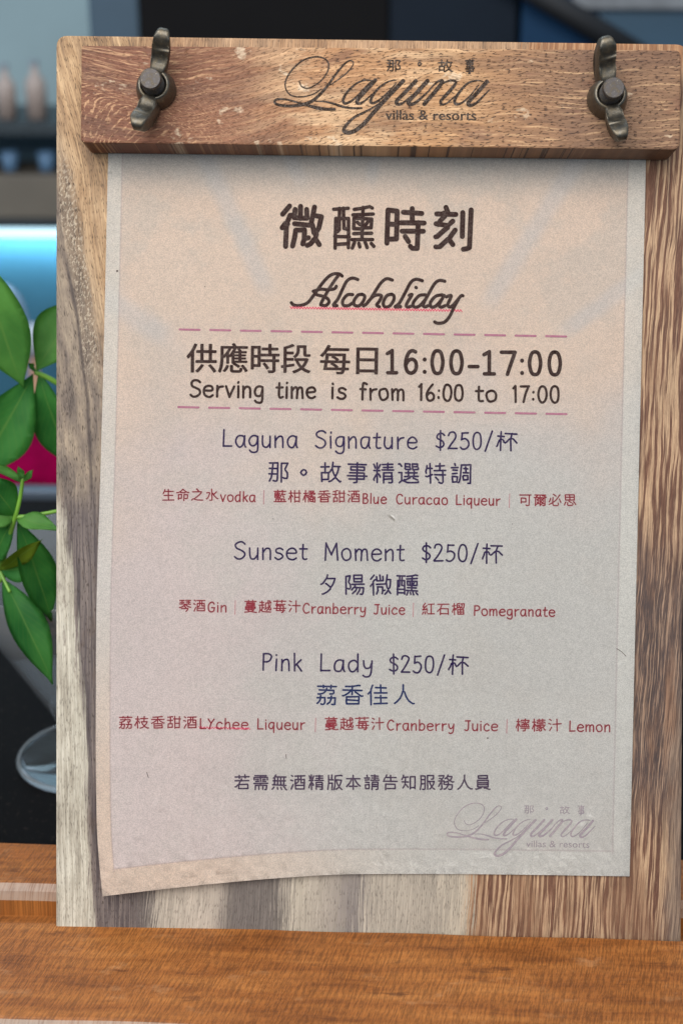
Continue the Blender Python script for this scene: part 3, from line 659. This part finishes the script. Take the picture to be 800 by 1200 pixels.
for P in (Q3(82, 325, 105, 345, 160, 348, 220, 325, 270, 265, 330, 180, 390, 110, 440, 80, 490, 80, 515, 98), Q3(482, 92, 440, 150, 390, 230, 345, 310, 332, 342), Q3(332, 342, 372, 350, 402, 322, 392, 292, 350, 270, 300, 258), Q3(268, 228, 330, 210, 400, 215, 450, 205, 465, 185),
          Q3(648, 127, 600, 115, 555, 140, 520, 205, 480, 290, 440, 345, 470, 350), Q3(604, 256, 560, 258, 520, 305, 525, 345, 565, 350, 600, 328), Q3(690, 255, 650, 260, 615, 310, 620, 345, 660, 350, 695, 310, 706, 268, 682, 252),
          Q4(142, 132, 95, 120, 50, 150, 4, 215, -42, 290, -80, 336, -104, 352), Q4(-66, 318, -20, 270, 22, 258, 50, 268, 32, 310, 8, 345, 32, 360), Q4(138, 252, 95, 265, 65, 320, 75, 358, 115, 355, 150, 310, 156, 268, 132, 252),
          Q4(397, 137, 345, 125, 300, 150, 250, 240, 200, 330, 165, 360, 212, 358), Q4(285, 262, 308, 258, 262, 338, 272, 362, 310, 352), Q4(342, 194, 346, 198), Q4(425, 258, 370, 265, 320, 325, 330, 362, 375, 350, 428, 290),
          Q4(588, 142, 540, 135, 500, 165, 450, 250, 405, 338, 418, 360, 445, 350), Q4(568, 258, 510, 270, 465, 325, 475, 362, 515, 350, 568, 290), Q4(582, 262, 542, 338, 555, 363, 590, 350), Q4(600, 275, 642, 264, 626, 310, 612, 345, 640, 360, 690, 310, 725, 267, 742, 266), Q4(702, 300, 668, 360, 630, 440, 585, 490, 530, 500, 502, 488)):
    k.stroke(crom(P, 6), 3.9)
done(k, 'printed_script', brown, 'slanted brown script word under the title')
def squiggle(k, x0, y0, x1, y1, per, amp, wd):
    n = int((x1 - x0) / (per / 2)); k.stroke([(x0 + (x1 - x0) * i / n, y0 + (y1 - y0) * i / n + (amp if i % 2 else -amp)) for i in range(n + 1)], wd)
k = SI(); squiggle(k, 340, 360.5, 541, 364, 3.3, 1.25, .95); done(k, 'squiggle_underline', crimson, 'crimson zigzag under the script word')
for (xa, ya, xb, yb) in ((209.5, 386, 664, 394.3), (208, 477, 664.5, 485.3)):
    k = SI(); n = 13; per = (xb - xa + 10) / n
    for i in range(n):
        x0 = xa + per * i; s = (yb - ya) / (xb - xa); k.stroke([(x0 + 1.2, ya + s * (x0 - xa)), (x0 + 12, ya + s * (x0 + 12 - xa)), (x0 + per - 11.2, ya + s * (x0 + per - 11 - xa))], 2.5)
    done(k, 'dashed_rule', mauve)
k = SI()
for ox, oy in ((-.65, 0), (.65, 0), (0, -.45), (0, .45), (-.45, .35), (.45, -.35)):
    k.type('供應時段', 219.0 + ox, 433.3 + oy, 363.5 + ox, 434.3 + oy, 36.5); k.type('每日', 375 + ox, 435 + oy, 442 + ox, 436 + oy, 36.5)
DG = {'1': '5 84 48 96|48 97 48 3|8 3 88 3', '6': '80 92 58 97 34 88 16 62 12 34 24 10 50 2 76 12 86 34 76 54 52 61 28 53 14 38', '0': '50 98 26 88 14 50 26 12 50 2 74 12 86 50 74 88 50 98', ':': '50 8 50 9|50 60 50 61', '-': '4 33 96 33', '7': '6 95 92 95|92 95 66 46 44 2'}
for c, a, b in (('1', 453, 466), ('6', 473, 490), (':', 494.5, 500), ('0', 503.5, 521), ('0', 525.5, 543.5), ('-', 549, 560), ('1', 566, 580.5), ('7', 586, 604.5), (':', 608.5, 614), ('0', 617.5, 635.5), ('0', 640.5, 658.5)):
    for d in DG[c].split('|'):
        q = [float(v) for v in d.split()]; P = list(zip(q[::2], q[1::2])); by = 437.6 + (a - 452) * .0115
        k.stroke(crom([(a + u / 100 * (b - a), by - v * .278) for u, v in P], 6, P[0] == P[-1]), 4.4 if c != ':' else 4.8)
done(k, 'printed_hours', brown, 'bold serving hours, 16:00 to 17:00')
k = SI()
for s in (('Serving', 222, 464.5, 309, 466), ('time', 323, 466, 370, 466.8), ('is', 387, 467, 406, 467.5), ('from', 421, 468, 474, 469), ('16:00', 489, 469, 543, 470), ('to', 556, 470.3, 582, 470.7), ('17:00', 599, 471, 655.5, 471.8)): k.text(*s, 27, 2.9)
done(k, 'printed_line', brown, 'handwritten line giving the serving time')
def line(mat, label, toks, size, wd, name='printed_line'):
    k = SI()
    for s in toks: k.text(*s, size, wd)
    return done(k, name, mat, label)
line(purple, 'violet heading of the first drink with its price', (('Laguna', 260, 523.5, 349, 524.5), ('Signature', 368.5, 524.7, 489, 526), ('$250/杯', 509.5, 526, 607, 527)), 28, 2.15)
def cells(mat, label, chars, size, wd, slope=.006):
    k = SI()
    for c, x0, x1, y in chars: k.text(c, x0, y, x1, y + (x1 - x0) * slope, size, wd)
    return done(k, 'printed_line', mat, label)
cells(purple, 'second line of the first drink, its name', [(c, x - 14, x + 14, 563 + i * .3) for i, (c, x) in enumerate(zip('那。故事精選特調', (326, 355, 387, 418, 449, 478, 510, 540)))], 29, 2.2)
def tiny(label, items, y0, y1, xa, xb, bars, size=15.6, wd=1.5):
    k = SI(); f = lambda x: y0 + (y1 - y0) * (x - xa) / (xb - xa)
    for s, a, b in items:
        if s[0] in LT: k.text(s, a, f(a), b, f(b), size * 1.03, wd * 1.1)
        else:
            n = len(s); d = (b - a) / n
            for i, c in enumerate(s): k.text(c, a + d * i, f(a) - .8, a + d * i + d * .97, f(a) - .8, size * 1.08, wd)
    o = done(k, 'printed_line', red, label)
    for x in bars:
        k = SI(); k.stroke([(x + .3, f(x) - 13.5), (x, f(x) - 5), (x - .2, f(x) + 2.5)], 1.0); done(k, 'printed_divider', bar)
tiny('small red list of what the first drink holds', (('生命之水', 189, 257), ('vodka', 258, 299.5), ('藍柑橘香甜酒', 319.5, 423), ('Blue', 424, 453), ('Curacao', 463.5, 524.5), ('Liqueur', 533.5, 586), ('可爾必思', 606.5, 676)), 586.5, 593.5, 190, 675, (309, 596.5))
line(purple, 'violet heading of the second drink with its price', (('Sunset', 273.5, 655, 360.5, 656), ('Moment', 379, 656.2, 474, 657.3), ('$250/杯', 493, 657.5, 590, 658.7)), 28, 2.15)
cells(purple, 'second line of the second drink, its name', [('夕', 373, 396, 695), ('陽', 401.5, 428.5, 695), ('微', 431, 461, 695.5), ('醺', 462, 491, 695.5)], 28.5, 2.15)
tiny('small red list of what the second drink holds', (('琴酒', 209, 242), ('Gin', 243, 266), ('蔓越莓汁', 285, 353.5), ('Cranberry', 354.5, 428.5), ('Juice', 437, 474.5), ('紅石榴', 493, 545.5), ('Pomegranate', 554.5, 650)), 716.5, 722.5, 210, 650, (275.5, 484))
line(purple, 'violet heading of the third drink with its price', (('Pink', 306, 785.5, 354, 786.3), ('Lady', 373.5, 786.6, 437, 787.6), ('$250/杯', 455, 788, 550, 789)), 28, 2.15)
cells(navy, 'second line of the third drink, its name in deep blue', [(c, x - 14, x + 14, 824) for c, x in zip('荔香佳人', (382.5, 412.5, 442, 472))], 28.5, 2.15)
tiny('small red list of what the third drink holds', (('荔枝香甜酒', 138, 232.5), ('LYchee', 233.5, 291), ('Liqueur', 301, 357.5), ('蔓越莓汁', 379, 451.5), ('Cranberry', 453, 532), ('Juice', 543, 583), ('檸檬汁', 603, 659), ('Lemon', 666, 715)), 853.5, 857.5, 140, 715, (369.5, 593.5), 16.2)
k = SI(); squiggle(k, 233, 852.6, 293, 854, 3.2, 1.1, .8); done(k, 'squiggle_underline', crimson, 'crimson zigzag under one ingredient')
cells(plum, 'bottom note to tell the staff', [(c, 273.5 + 21.65 * i, 273.5 + 21.65 * i + 20.3, 924.2) for i, c in enumerate('若需無酒精版本請告知服務人員')], 21.2, 1.85, .003)
k = SI(); logo(k, lambda x, y: (523 + (x - 321) * .6877, 941 + (y - 66.5) * .695 + (x - 321) * .003), .56); k.type('villas & resorts', 616, 992.5, 690, 993.5, 11, .0); done(k, 'printed_logo', grey, 'faint grey script logo near the lower right corner')
speck_m = mat_ink('speck_ink', srgb(60, 42, 38), .2)
for x, y, r in ((137.5, 317.5, 2.2), (240, 336, .9), (571, 865, 1.7), (600, 614, .9), (320, 608, .8)):
    k = SI(); k.stroke([(x - .2, y), (x + .2, y)], r); done(k, 'ink_speck', speck_m)
for P in ([(722, 760), (728, 764), (733, 769)], [(172, 905), (174, 911)], [(335, 884), (335.5, 889)]):
    k = SI(); k.stroke(crom(P, 4), .7); done(k, 'paper_fibre', speck_m)

# =========================================================================================== glass with cut stems
gl = T('clear_glass'); gl.out((.92, .97, 1.0), .04); gl.b.inputs['Transmission Weight'].default_value = .975; gl.b.inputs['IOR'].default_value = 1.18
GC = Vector((-.143, .178, -.030))
glass = empty('cocktail_glass', GC)
def gpart(name, bm, m=gl.m): return obj(name, bm, m, glass, True)
gb = T('reflection_tint_glass'); gb.out((.86, .94, 1.0), .06); gb.b.inputs['Transmission Weight'].default_value = .86; gb.b.inputs['IOR'].default_value = 1.4  # reflections of the surroundings put into the pale colour of bowl and foot rim
gpart('foot', lathe([(0, .0003), (.034, .0003), (.0343, .0016), (.0338, .0024), (.0325, .0024), (.0290, .0022), (.018, .0030), (.008, .0065), (0, .0075)], 56))
gpart('foot_rim', lathe([(.0345, .0026), (.0352, .0004), (.0366, .0008), (.0370, .0022), (.0362, .0034), (.0350, .0036), (.0343, .0031), (.0345, .0026)], 64), gb.m)
gpart('stem', lathe([(0, .0074), (.0055, .0074), (.0042, .011), (.0046, .0155), (0, .0158)], 24))
gpart('bowl', lathe([(0, .0157), (.004, .016), (.0165, .0265), (.029, .050), (.0414, .072), (.0640, .1130), (.0636, .1136), (.0620, .1130), (.0392, .072), (.0268, .050), (.0145, .0285), (.003, .0195), (0, .0193)], 56), gb.m)
tag(glass, 'clear cone shaped cocktail glass with round foot, holding a broad leaved sprig', 'glass')

# the sprig
def mat_leaf(name, a, b):
    t = T(name); uv = t.xyz(t.tc.outputs['UV']); m = t.ss(t.M('ABSOLUTE', t.sub(uv[0], .5)), .008, .03, 1.0, 0.0)
    vn = t.M('SINE', t.mad(uv[1], 70.0, t.mul(t.M('ABSOLUTE', t.sub(uv[0], .5)), -45.0)))
    n = t.noise(t.tc.outputs['Object'], 60, 4)
    c = t.mix(t.ss(n, .3, .7), a, b); c = t.mix(t.ss(vn, .75, 1.0, 0, .18), c, srgb(120, 160, 80)); c = t.mix(t.mul(m, .55), c, srgb(130, 172, 90))
    m_ = t.out(c, .5, 0, .3); tr = t.n.new('ShaderNodeBsdfTranslucent'); mx = t.n.new('ShaderNodeMixShader'); mx.inputs[0].default_value = .30
    t.t.links.new(t.mix(1.0, c, (1.0, 1.0, .55), 'MULTIPLY'), tr.inputs[0]); t.t.links.new(t.b.outputs[0], mx.inputs[1]); t.t.links.new(tr.outputs[0], mx.inputs[2]); t.t.links.new(mx.outputs[0], t.n['Material Output'].inputs[0])
    return m_
leafA = mat_leaf('leaf_green', srgb(92, 152, 76), srgb(116, 176, 90)); leafB = mat_leaf('dark_leaf_green', srgb(56, 128, 62), srgb(82, 154, 76)); leafC = mat_leaf('olive_leaf_green', srgb(96, 122, 30), srgb(118, 138, 40))
stem_m = plain('stem_green', srgb(104, 150, 52), .45, .2, 60)
plant = empty('leafy_sprig', GC + Vector((0, 0, .0185)))
def W2P(p): return p - plant.location
def leaflet(b, t_, wd, tilt=0.0, bow=.12, mat=leafA, shape=.8):
    """b, t_ = (px, py, depth) of its base and tip; wd = width in metres"""
    p0, p1 = W2P(ony(*b)), W2P(ony(*t_)); ax = p1 - p0; L = ax.length; ax.normalize()
    toward = (CP - plant.location - (p0 + p1) / 2).normalized()
    side = ax.cross(toward).normalized(); nr = side.cross(ax).normalized()
    side = (Matrix.Rotation(tilt, 3, ax) @ side); nr = side.cross(ax).normalized()
    bm = bmesh.new(); ul = bm.loops.layers.uv.new('UVMap'); rows = []; n = 18
    for i in range(n + 1):
        s = i / n; prof = (math.sin(math.pi * s ** shape) ** (.9 + .35 * s)) * .5 * wd if 0 < i < n else .0002
        c = p0 + ax * (L * s) + nr * (L * bow * 4 * s * (1 - s) * .5)
        rows.append([(bm.verts.new(c + side * (prof * q) + nr * (abs(q) * prof * .28 + .0006 * math.sin(9 * s + q * 2))), .5 + q * .5, s) for q in (-1, -.66, -.33, 0, .33, .66, 1)])
    for a, c in zip(rows[:-1], rows[1:]):
        for j in range(6):
            q = [a[j], a[j + 1], c[j + 1], c[j]]; f = bm.faces.new([v[0] for v in q]); f.smooth = True
            for lp, v in zip(f.loops, q): lp[ul].uv = (v[1], v[2])
    bmesh.ops.solidify(bm, geom=bm.faces[:], thickness=.0004)
    me = bpy.data.meshes.new('leaf'); bm.to_mesh(me); bm.free(); return link('leaf', me, mat, plant)
def stalk(pts, r0, r1):
    P = [Vector(p) for p in crom([tuple(W2P(ony(*p)) if len(p) == 3 and p[0] > -900 else p) for p in pts], 6)]
    n = len(P) - 1; return obj('stem', tube(P, [r0 + (r1 - r0) * i / n for i in range(n + 1)]), stem_m, plant, True)
# upper sprig: its stalk rises out of the glass behind the board
stalk([(104, 842, .180), (108, 700, .182), (100, 560, .178), (84, 466, .170), (64, 447, .167), (41, 436, .165)], .0019, .0012)
leaflet((-24, 300, .152), (28, 455, .160), .0265, .25, .10, leafA, .95); leaflet((42, 436, .165), (98, 352, .176), .0240, -.3, .10, leafA, 1.2)
leaflet((39, 438, .165), (-30, 560, .150), .0270, -.2, .12, leafB, 1.15); leaflet((46, 436, .165), (84, 548, .172), .0190, .35, .10, leafB, 1.1)
leaflet((41, 437, .166), (33, 425, .162), .0040, .9, .10, leafA)
tag(plant, 'broad leaved green sprig standing in the glass, the upper leaf cluster', 'plant')
sprig = plant
# the smaller plant beside it grows in a pot just left of the glass
PC = Vector((-.238, .108, -.0300))
plant = empty('potted_plant', PC)
obj('pot', lathe([(0, .0002), (.024, .0002), (.025, .002), (.031, .046), (.0325, .048), (.0325, .052), (.030, .052), (.029, .046), (0, .044)], 40), plain('dark_clay', srgb(70, 52, 44), .8), plant, True)
dz = -.036
def D(p): return (p[0], p[1], p[2] + dz)
base_ = PC + Vector((0, 0, .043))
def stalkp(pts, r0, r1, root=False):
    P = [tuple(W2P(ony(*D(p)))) for p in pts]
    if root: P = [tuple(W2P(base_)), tuple(W2P(base_ + Vector((.004, .001, .03))))] + P
    P = [Vector(p) for p in crom(P, 6)]; n = len(P) - 1
    return obj('stem', tube(P, [r0 + (r1 - r0) * i / n for i in range(n + 1)]), stem_m, plant, True)
stalkp([(-12, 690, .150), (0, 668, .150), (8, 640, .145), (18, 606, .140), (24, 582, .140), (27, 560, .140)], .0017, .0008, True)
stalkp([(18, 606, .140), (40, 604, .142), (75, 597, .146), (92, 590, .150)], .0010, .0007)
stalkp([(0, 668, .150), (4, 678, .148), (12, 694, .144)], .0010, .0007)
def lf(b, t_, wd, *a): leaflet(D(b), D(t_), wd * .93, *a)
lf((27, 564, .140), (-14, 544, .136), .0050, .5, .1, leafA); lf((27, 562, .140), (21, 546, .138), .0036, .3, .1, leafA); lf((28, 563, .140), (39, 550, .138), .0034, .3, .1, leafA)
lf((17, 604, .140), (-18, 556, .130), .0155, .3, .1, leafB, 1.0); lf((20, 608, .140), (72, 622, .134), .0095, -.5, .1, leafA); lf((16, 608, .140), (-22, 606, .136), .0110, .3, .1, leafA)
lf((20, 610, .142), (60, 728, .152), .0185, -.35, .10, leafB, 1.0); lf((14, 612, .142), (-14, 668, .150), .0110, .2, .1, leafB)
lf((0, 667, .146), (51, 631, .130), .0085, .5, .06, leafC, .9); lf((2, 668, .148), (46, 664, .146), .0125, .3, .1, leafB)
lf((3, 678, .148), (62, 802, .134), .0180, -.25, .12, leafB, .95)
tag(plant, 'small green plant with narrow hand shaped leaves, in front of the cocktail glass', 'plant')

# =========================================================================================== far, out of focus
# seat with a cushion
def wp(x, y, Y): return ony(x, y, Y)
s0 = wp(30, 560, 1.25)
sofa = empty('bench_seat', (-.35, 1.35, -.9495))
sz = s0.z
put(obj('seat', bbox((-1.1, 1.05, sz - .12), (.35, 1.62, sz), .02, 3), plain('dark_upholstery', srgb(40, 34, 38), .7)), sofa)
put(obj('frame', bbox((-1.08, 1.08, -.9490), (.33, 1.60, sz - .1205)), plain('dark_timber', srgb(36, 28, 26), .5)), sofa)
tag(sofa, 'dark upholstered bench seat beyond the counter under the magenta cushion', 'bench')
def cushion(c, sx, sy, sz_, mat):
    bm = bmesh.new(); bmesh.ops.create_uvsphere(bm, u_segments=40, v_segments=24, radius=1)
    for v in bm.verts:
        x, y, z = v.co; sp = lambda q: math.copysign(abs(q) ** .55, q)
        v.co = (sp(x) * sx, sp(y) * sy, z * sz_ * (1.0 - .25 * max(abs(sp(x)), abs(sp(y))) ** 3) + .004 * math.sin(x * 7 + y * 5))
    o = obj('cushion', bm, mat, None, True); o.location = c; return o
cp = wp(40, 532, 1.22)
cu = cushion((cp.x - .01, cp.y, sz + .033), .085, .09, .034, plain('magenta_velvet', srgb(122, 0, 52), .95, .2, 40, 0, .05)); tag(cu, 'plump magenta cushion lying on the dark bench behind the leaves', 'cushion')
# slim pale lamp standing behind the cushion
lp_ = wp(44, 505, 1.45); lamp = empty('table_lamp', (lp_.x, 1.45, sz))
peach = plain('peach_ceramic', srgb(226, 176, 142), .4, .06, 20); pale = plain('white_opal', srgb(224, 232, 240), .4, .04, 20)
ht = wp(44, 392, 1.45).z - sz
obj('base', lathe([(0, .0005), (.028, .0005), (.026, .01), (.014, .045), (.008, .09), (.006, ht - .03), (0, ht - .03)], 32), peach, lamp, True)
obj('lamp_shade', lathe([(0, ht - .0295), (.014, ht - .028), (.020, ht - .012), (.018, ht + .004), (.009, ht + .014), (0, ht + .016)], 32), pale, lamp, True)
tag(lamp, 'small lamp with peach flared base and round white shade behind the cushion', 'lamp')
# back bar with shelves, drawers and a strip light
Yb = 2.05
def zz(y): return wp(33, y, Yb).z
xl, xr_ = wp(-260, 200, Yb).x, wp(150, 200, Yb).x
bar_ = empty('back_bar', ((xl + xr_) / 2, Yb + .2, -.9495))
blue = plain('blue_lacquer', srgb(62, 108, 130), .6, .10, 6, 0, .2); taupe = plain('taupe_front', srgb(120, 112, 100), .6, .08, 12); dark = plain('dark_shelf', srgb(44, 56, 62), .5); tealp = plain('grey_teal_panel', srgb(84, 116, 134), .6, .1, 8)
put(obj('shelf', bbox((xl, Yb - .02, zz(158)), (xr_, Yb + .34, zz(143)), .002), dark), bar_)
put(obj('back_panel', bbox((xl, Yb + .20, zz(205)), (xr_, Yb + .22, zz(158.3))), tealp), bar_)
put(obj('drawer', bbox((xl, Yb, zz(256)), (xr_, Yb + .34, zz(205.3)), .003), taupe), bar_)
put(obj('shelf', bbox((xl, Yb - .03, zz(263)), (xr_, Yb + .34, zz(256.3)), .001), dark), bar_)
put(obj('lower_panel', bbox((xl, Yb + .06, zz(560)), (xr_, Yb + .08, zz(263.3))), blue), bar_)
put(obj('plinth', bbox((xl, Yb + .02, -.9490), (xr_, Yb + .34, zz(560.3))), dark), bar_)
tag(bar_, 'back bar with dark shelf, taupe drawer front and blue panel below', 'cabinet')
em = T('lamp_diffuser'); em.out((.9, .95, 1)); em.b.inputs['Emission Color'].default_value = (.55, .86, 1.0, 1); em.b.inputs['Emission Strength'].default_value = 1.7
sl = empty('strip_light', ((xl + xr_) / 2, Yb + .03, zz(298)))
put(obj('diffuser', bbox((xl + .01, Yb + .005, zz(278)), (xr_ - .01, Yb + .058, zz(268)), .003), em.m), sl)
put(obj('housing', bbox((xl + .01, Yb + .002, zz(267.7)), (xr_ - .01, Yb + .058, zz(263.6))), dark), sl)
tag(sl, 'glowing white strip light under the lower dark shelf of the back bar', 'light')
ld = bpy.data.lights.new('strip_glow', 'AREA'); ld.shape = 'RECTANGLE'; ld.size = xr_ - xl - .05; ld.size_y = .02; ld.energy = 1.5; ld.color = (.58, .88, 1)
lo = bpy.data.objects.new('strip_glow', ld); C.objects.link(lo); lo.location = ((xl + xr_) / 2, Yb + .032, zz(280)); lo.rotation_euler = (math.radians(30), 0, 0)
# bottles and tumblers
bot_m = plain('pinkish_glass', srgb(188, 170, 160), .3, .06, 20); tum_m = plain('pale_blue_glass', srgb(120, 160, 200), .3, .06, 20)
def bottle(px, top, label, rad):
    b = wp(px, 143, Yb + .05); z0 = zz(143) + .0004; h = wp(px, top, Yb + .05).z - z0
    t = empty('bottle', (b.x, Yb + .05, z0))
    obj('body', lathe([(0, 0), (rad, .001), (rad, h * .58), (rad * .85, h * .68), (rad * .38, h * .78), (rad * .36, h * .90), (0, h * .90)], 28), bot_m, t, True)
    obj('cap', lathe([(0, h * .9002), (rad * .42, h * .9005), (rad * .42, h), (0, h)], 20), plain('cap_grey', srgb(150, 160, 170), .4), t)
    tag(t, label, 'bottle', 'bottles on the back bar shelf')
bottle(10, 74, 'blurred pinkish bottle on the dark shelf at the photo edge', .017); bottle(45, 70, 'blurred pinkish bottle on the dark shelf nearer the board', .018)
for px, lb in ((12, 'pale blue tumbler in the shelf opening at the photo edge'), (55, 'pale blue tumbler in the shelf opening nearer the board')):
    b = wp(px, 190, Yb + .06); tb = obj('tumbler', lathe([(0, 0), (.013, 0), (.016, .034), (.0145, .034), (.012, .003), (0, .003)], 24), tum_m, None, True); tb.location = (b.x, Yb + .06, zz(205.3) + .0004); tag(tb, lb, 'tumbler', 'tumblers in the back bar')
# a pale curved tap on the bench side
P = [wp(a, b, 1.30) for a, b in ((-12, 352), (0, 338), (12, 341), (21, 352), (26, 366), (29, 380), (30, 420), (30, 470), (30, 530))]
P.append(Vector((P[-1].x, P[-1].y, sz + .0005)))
tap = obj('curved_tap', tube([Vector(p) for p in crom([tuple(p) for p in P], 5)], .0062, 12), plain('pale_blue_chrome', srgb(150, 180, 206), .3, .05, 20, .5), None, True)
tag(tap, 'pale blue curved metal tap, blurred, behind the big leaf', 'tap')
# tall dark cabinet behind the board
Yc = 1.55
X = lambda px: wp(px, 20, Yc).x
cab = empty('tall_cabinet', ((X(104) + X(1150)) / 2, Yc + .15, -.9495))
dark_m = plain('charcoal_laminate', srgb(19, 18, 19), .7, .12, 4, 0, .1)
put(obj('side_panel', bbox((X(104), Yc, -.9490), (X(163), Yc + .30, .75), .004), plain('slate_blue_laminate', srgb(56, 78, 94), .6, .12, 4)), cab)
put(obj('body', bbox((X(163) + .0005, Yc - .006, -.9490), (X(455), Yc + .30, .75), .004), dark_m), cab)
put(obj('navy_door', bbox((X(455) + .0005, Yc, -.9490), (X(606), Yc + .30, .75), .004), plain('navy_laminate', srgb(17, 28, 40), .6, .12, 4, 0, .15)), cab)
put(obj('blue_door', bbox((X(611), Yc, -.9490), (X(700), Yc + .30, .75), .004), plain('blue_laminate', srgb(16, 54, 86), .6, .12, 4, 0, .2)), cab)
put(obj('grey_blue_door', bbox((X(700) + .0005, Yc, -.9490), (X(1150), Yc + .30, .75), .004), plain('grey_blue_laminate', srgb(48, 80, 102), .5, .12, 4)), cab)
put(obj('grey_trim', bbox((X(668), Yc - .012, wp(700, 11, Yc).z), (X(1150), Yc - .0005, .745), .003), plain('grey_trim', srgb(120, 124, 128), .6)), cab)
a, b = wp(575, -40, Yc - .035), wp(765, 75, Yc - .035)
put(obj('slanted_stay', tube([a, b], .016, 12), plain('black_rubber', srgb(20, 22, 26), .7), None, True), cab)
tag(cab, 'tall cabinet with charcoal, navy and steel blue doors behind the menu board', 'cabinet')
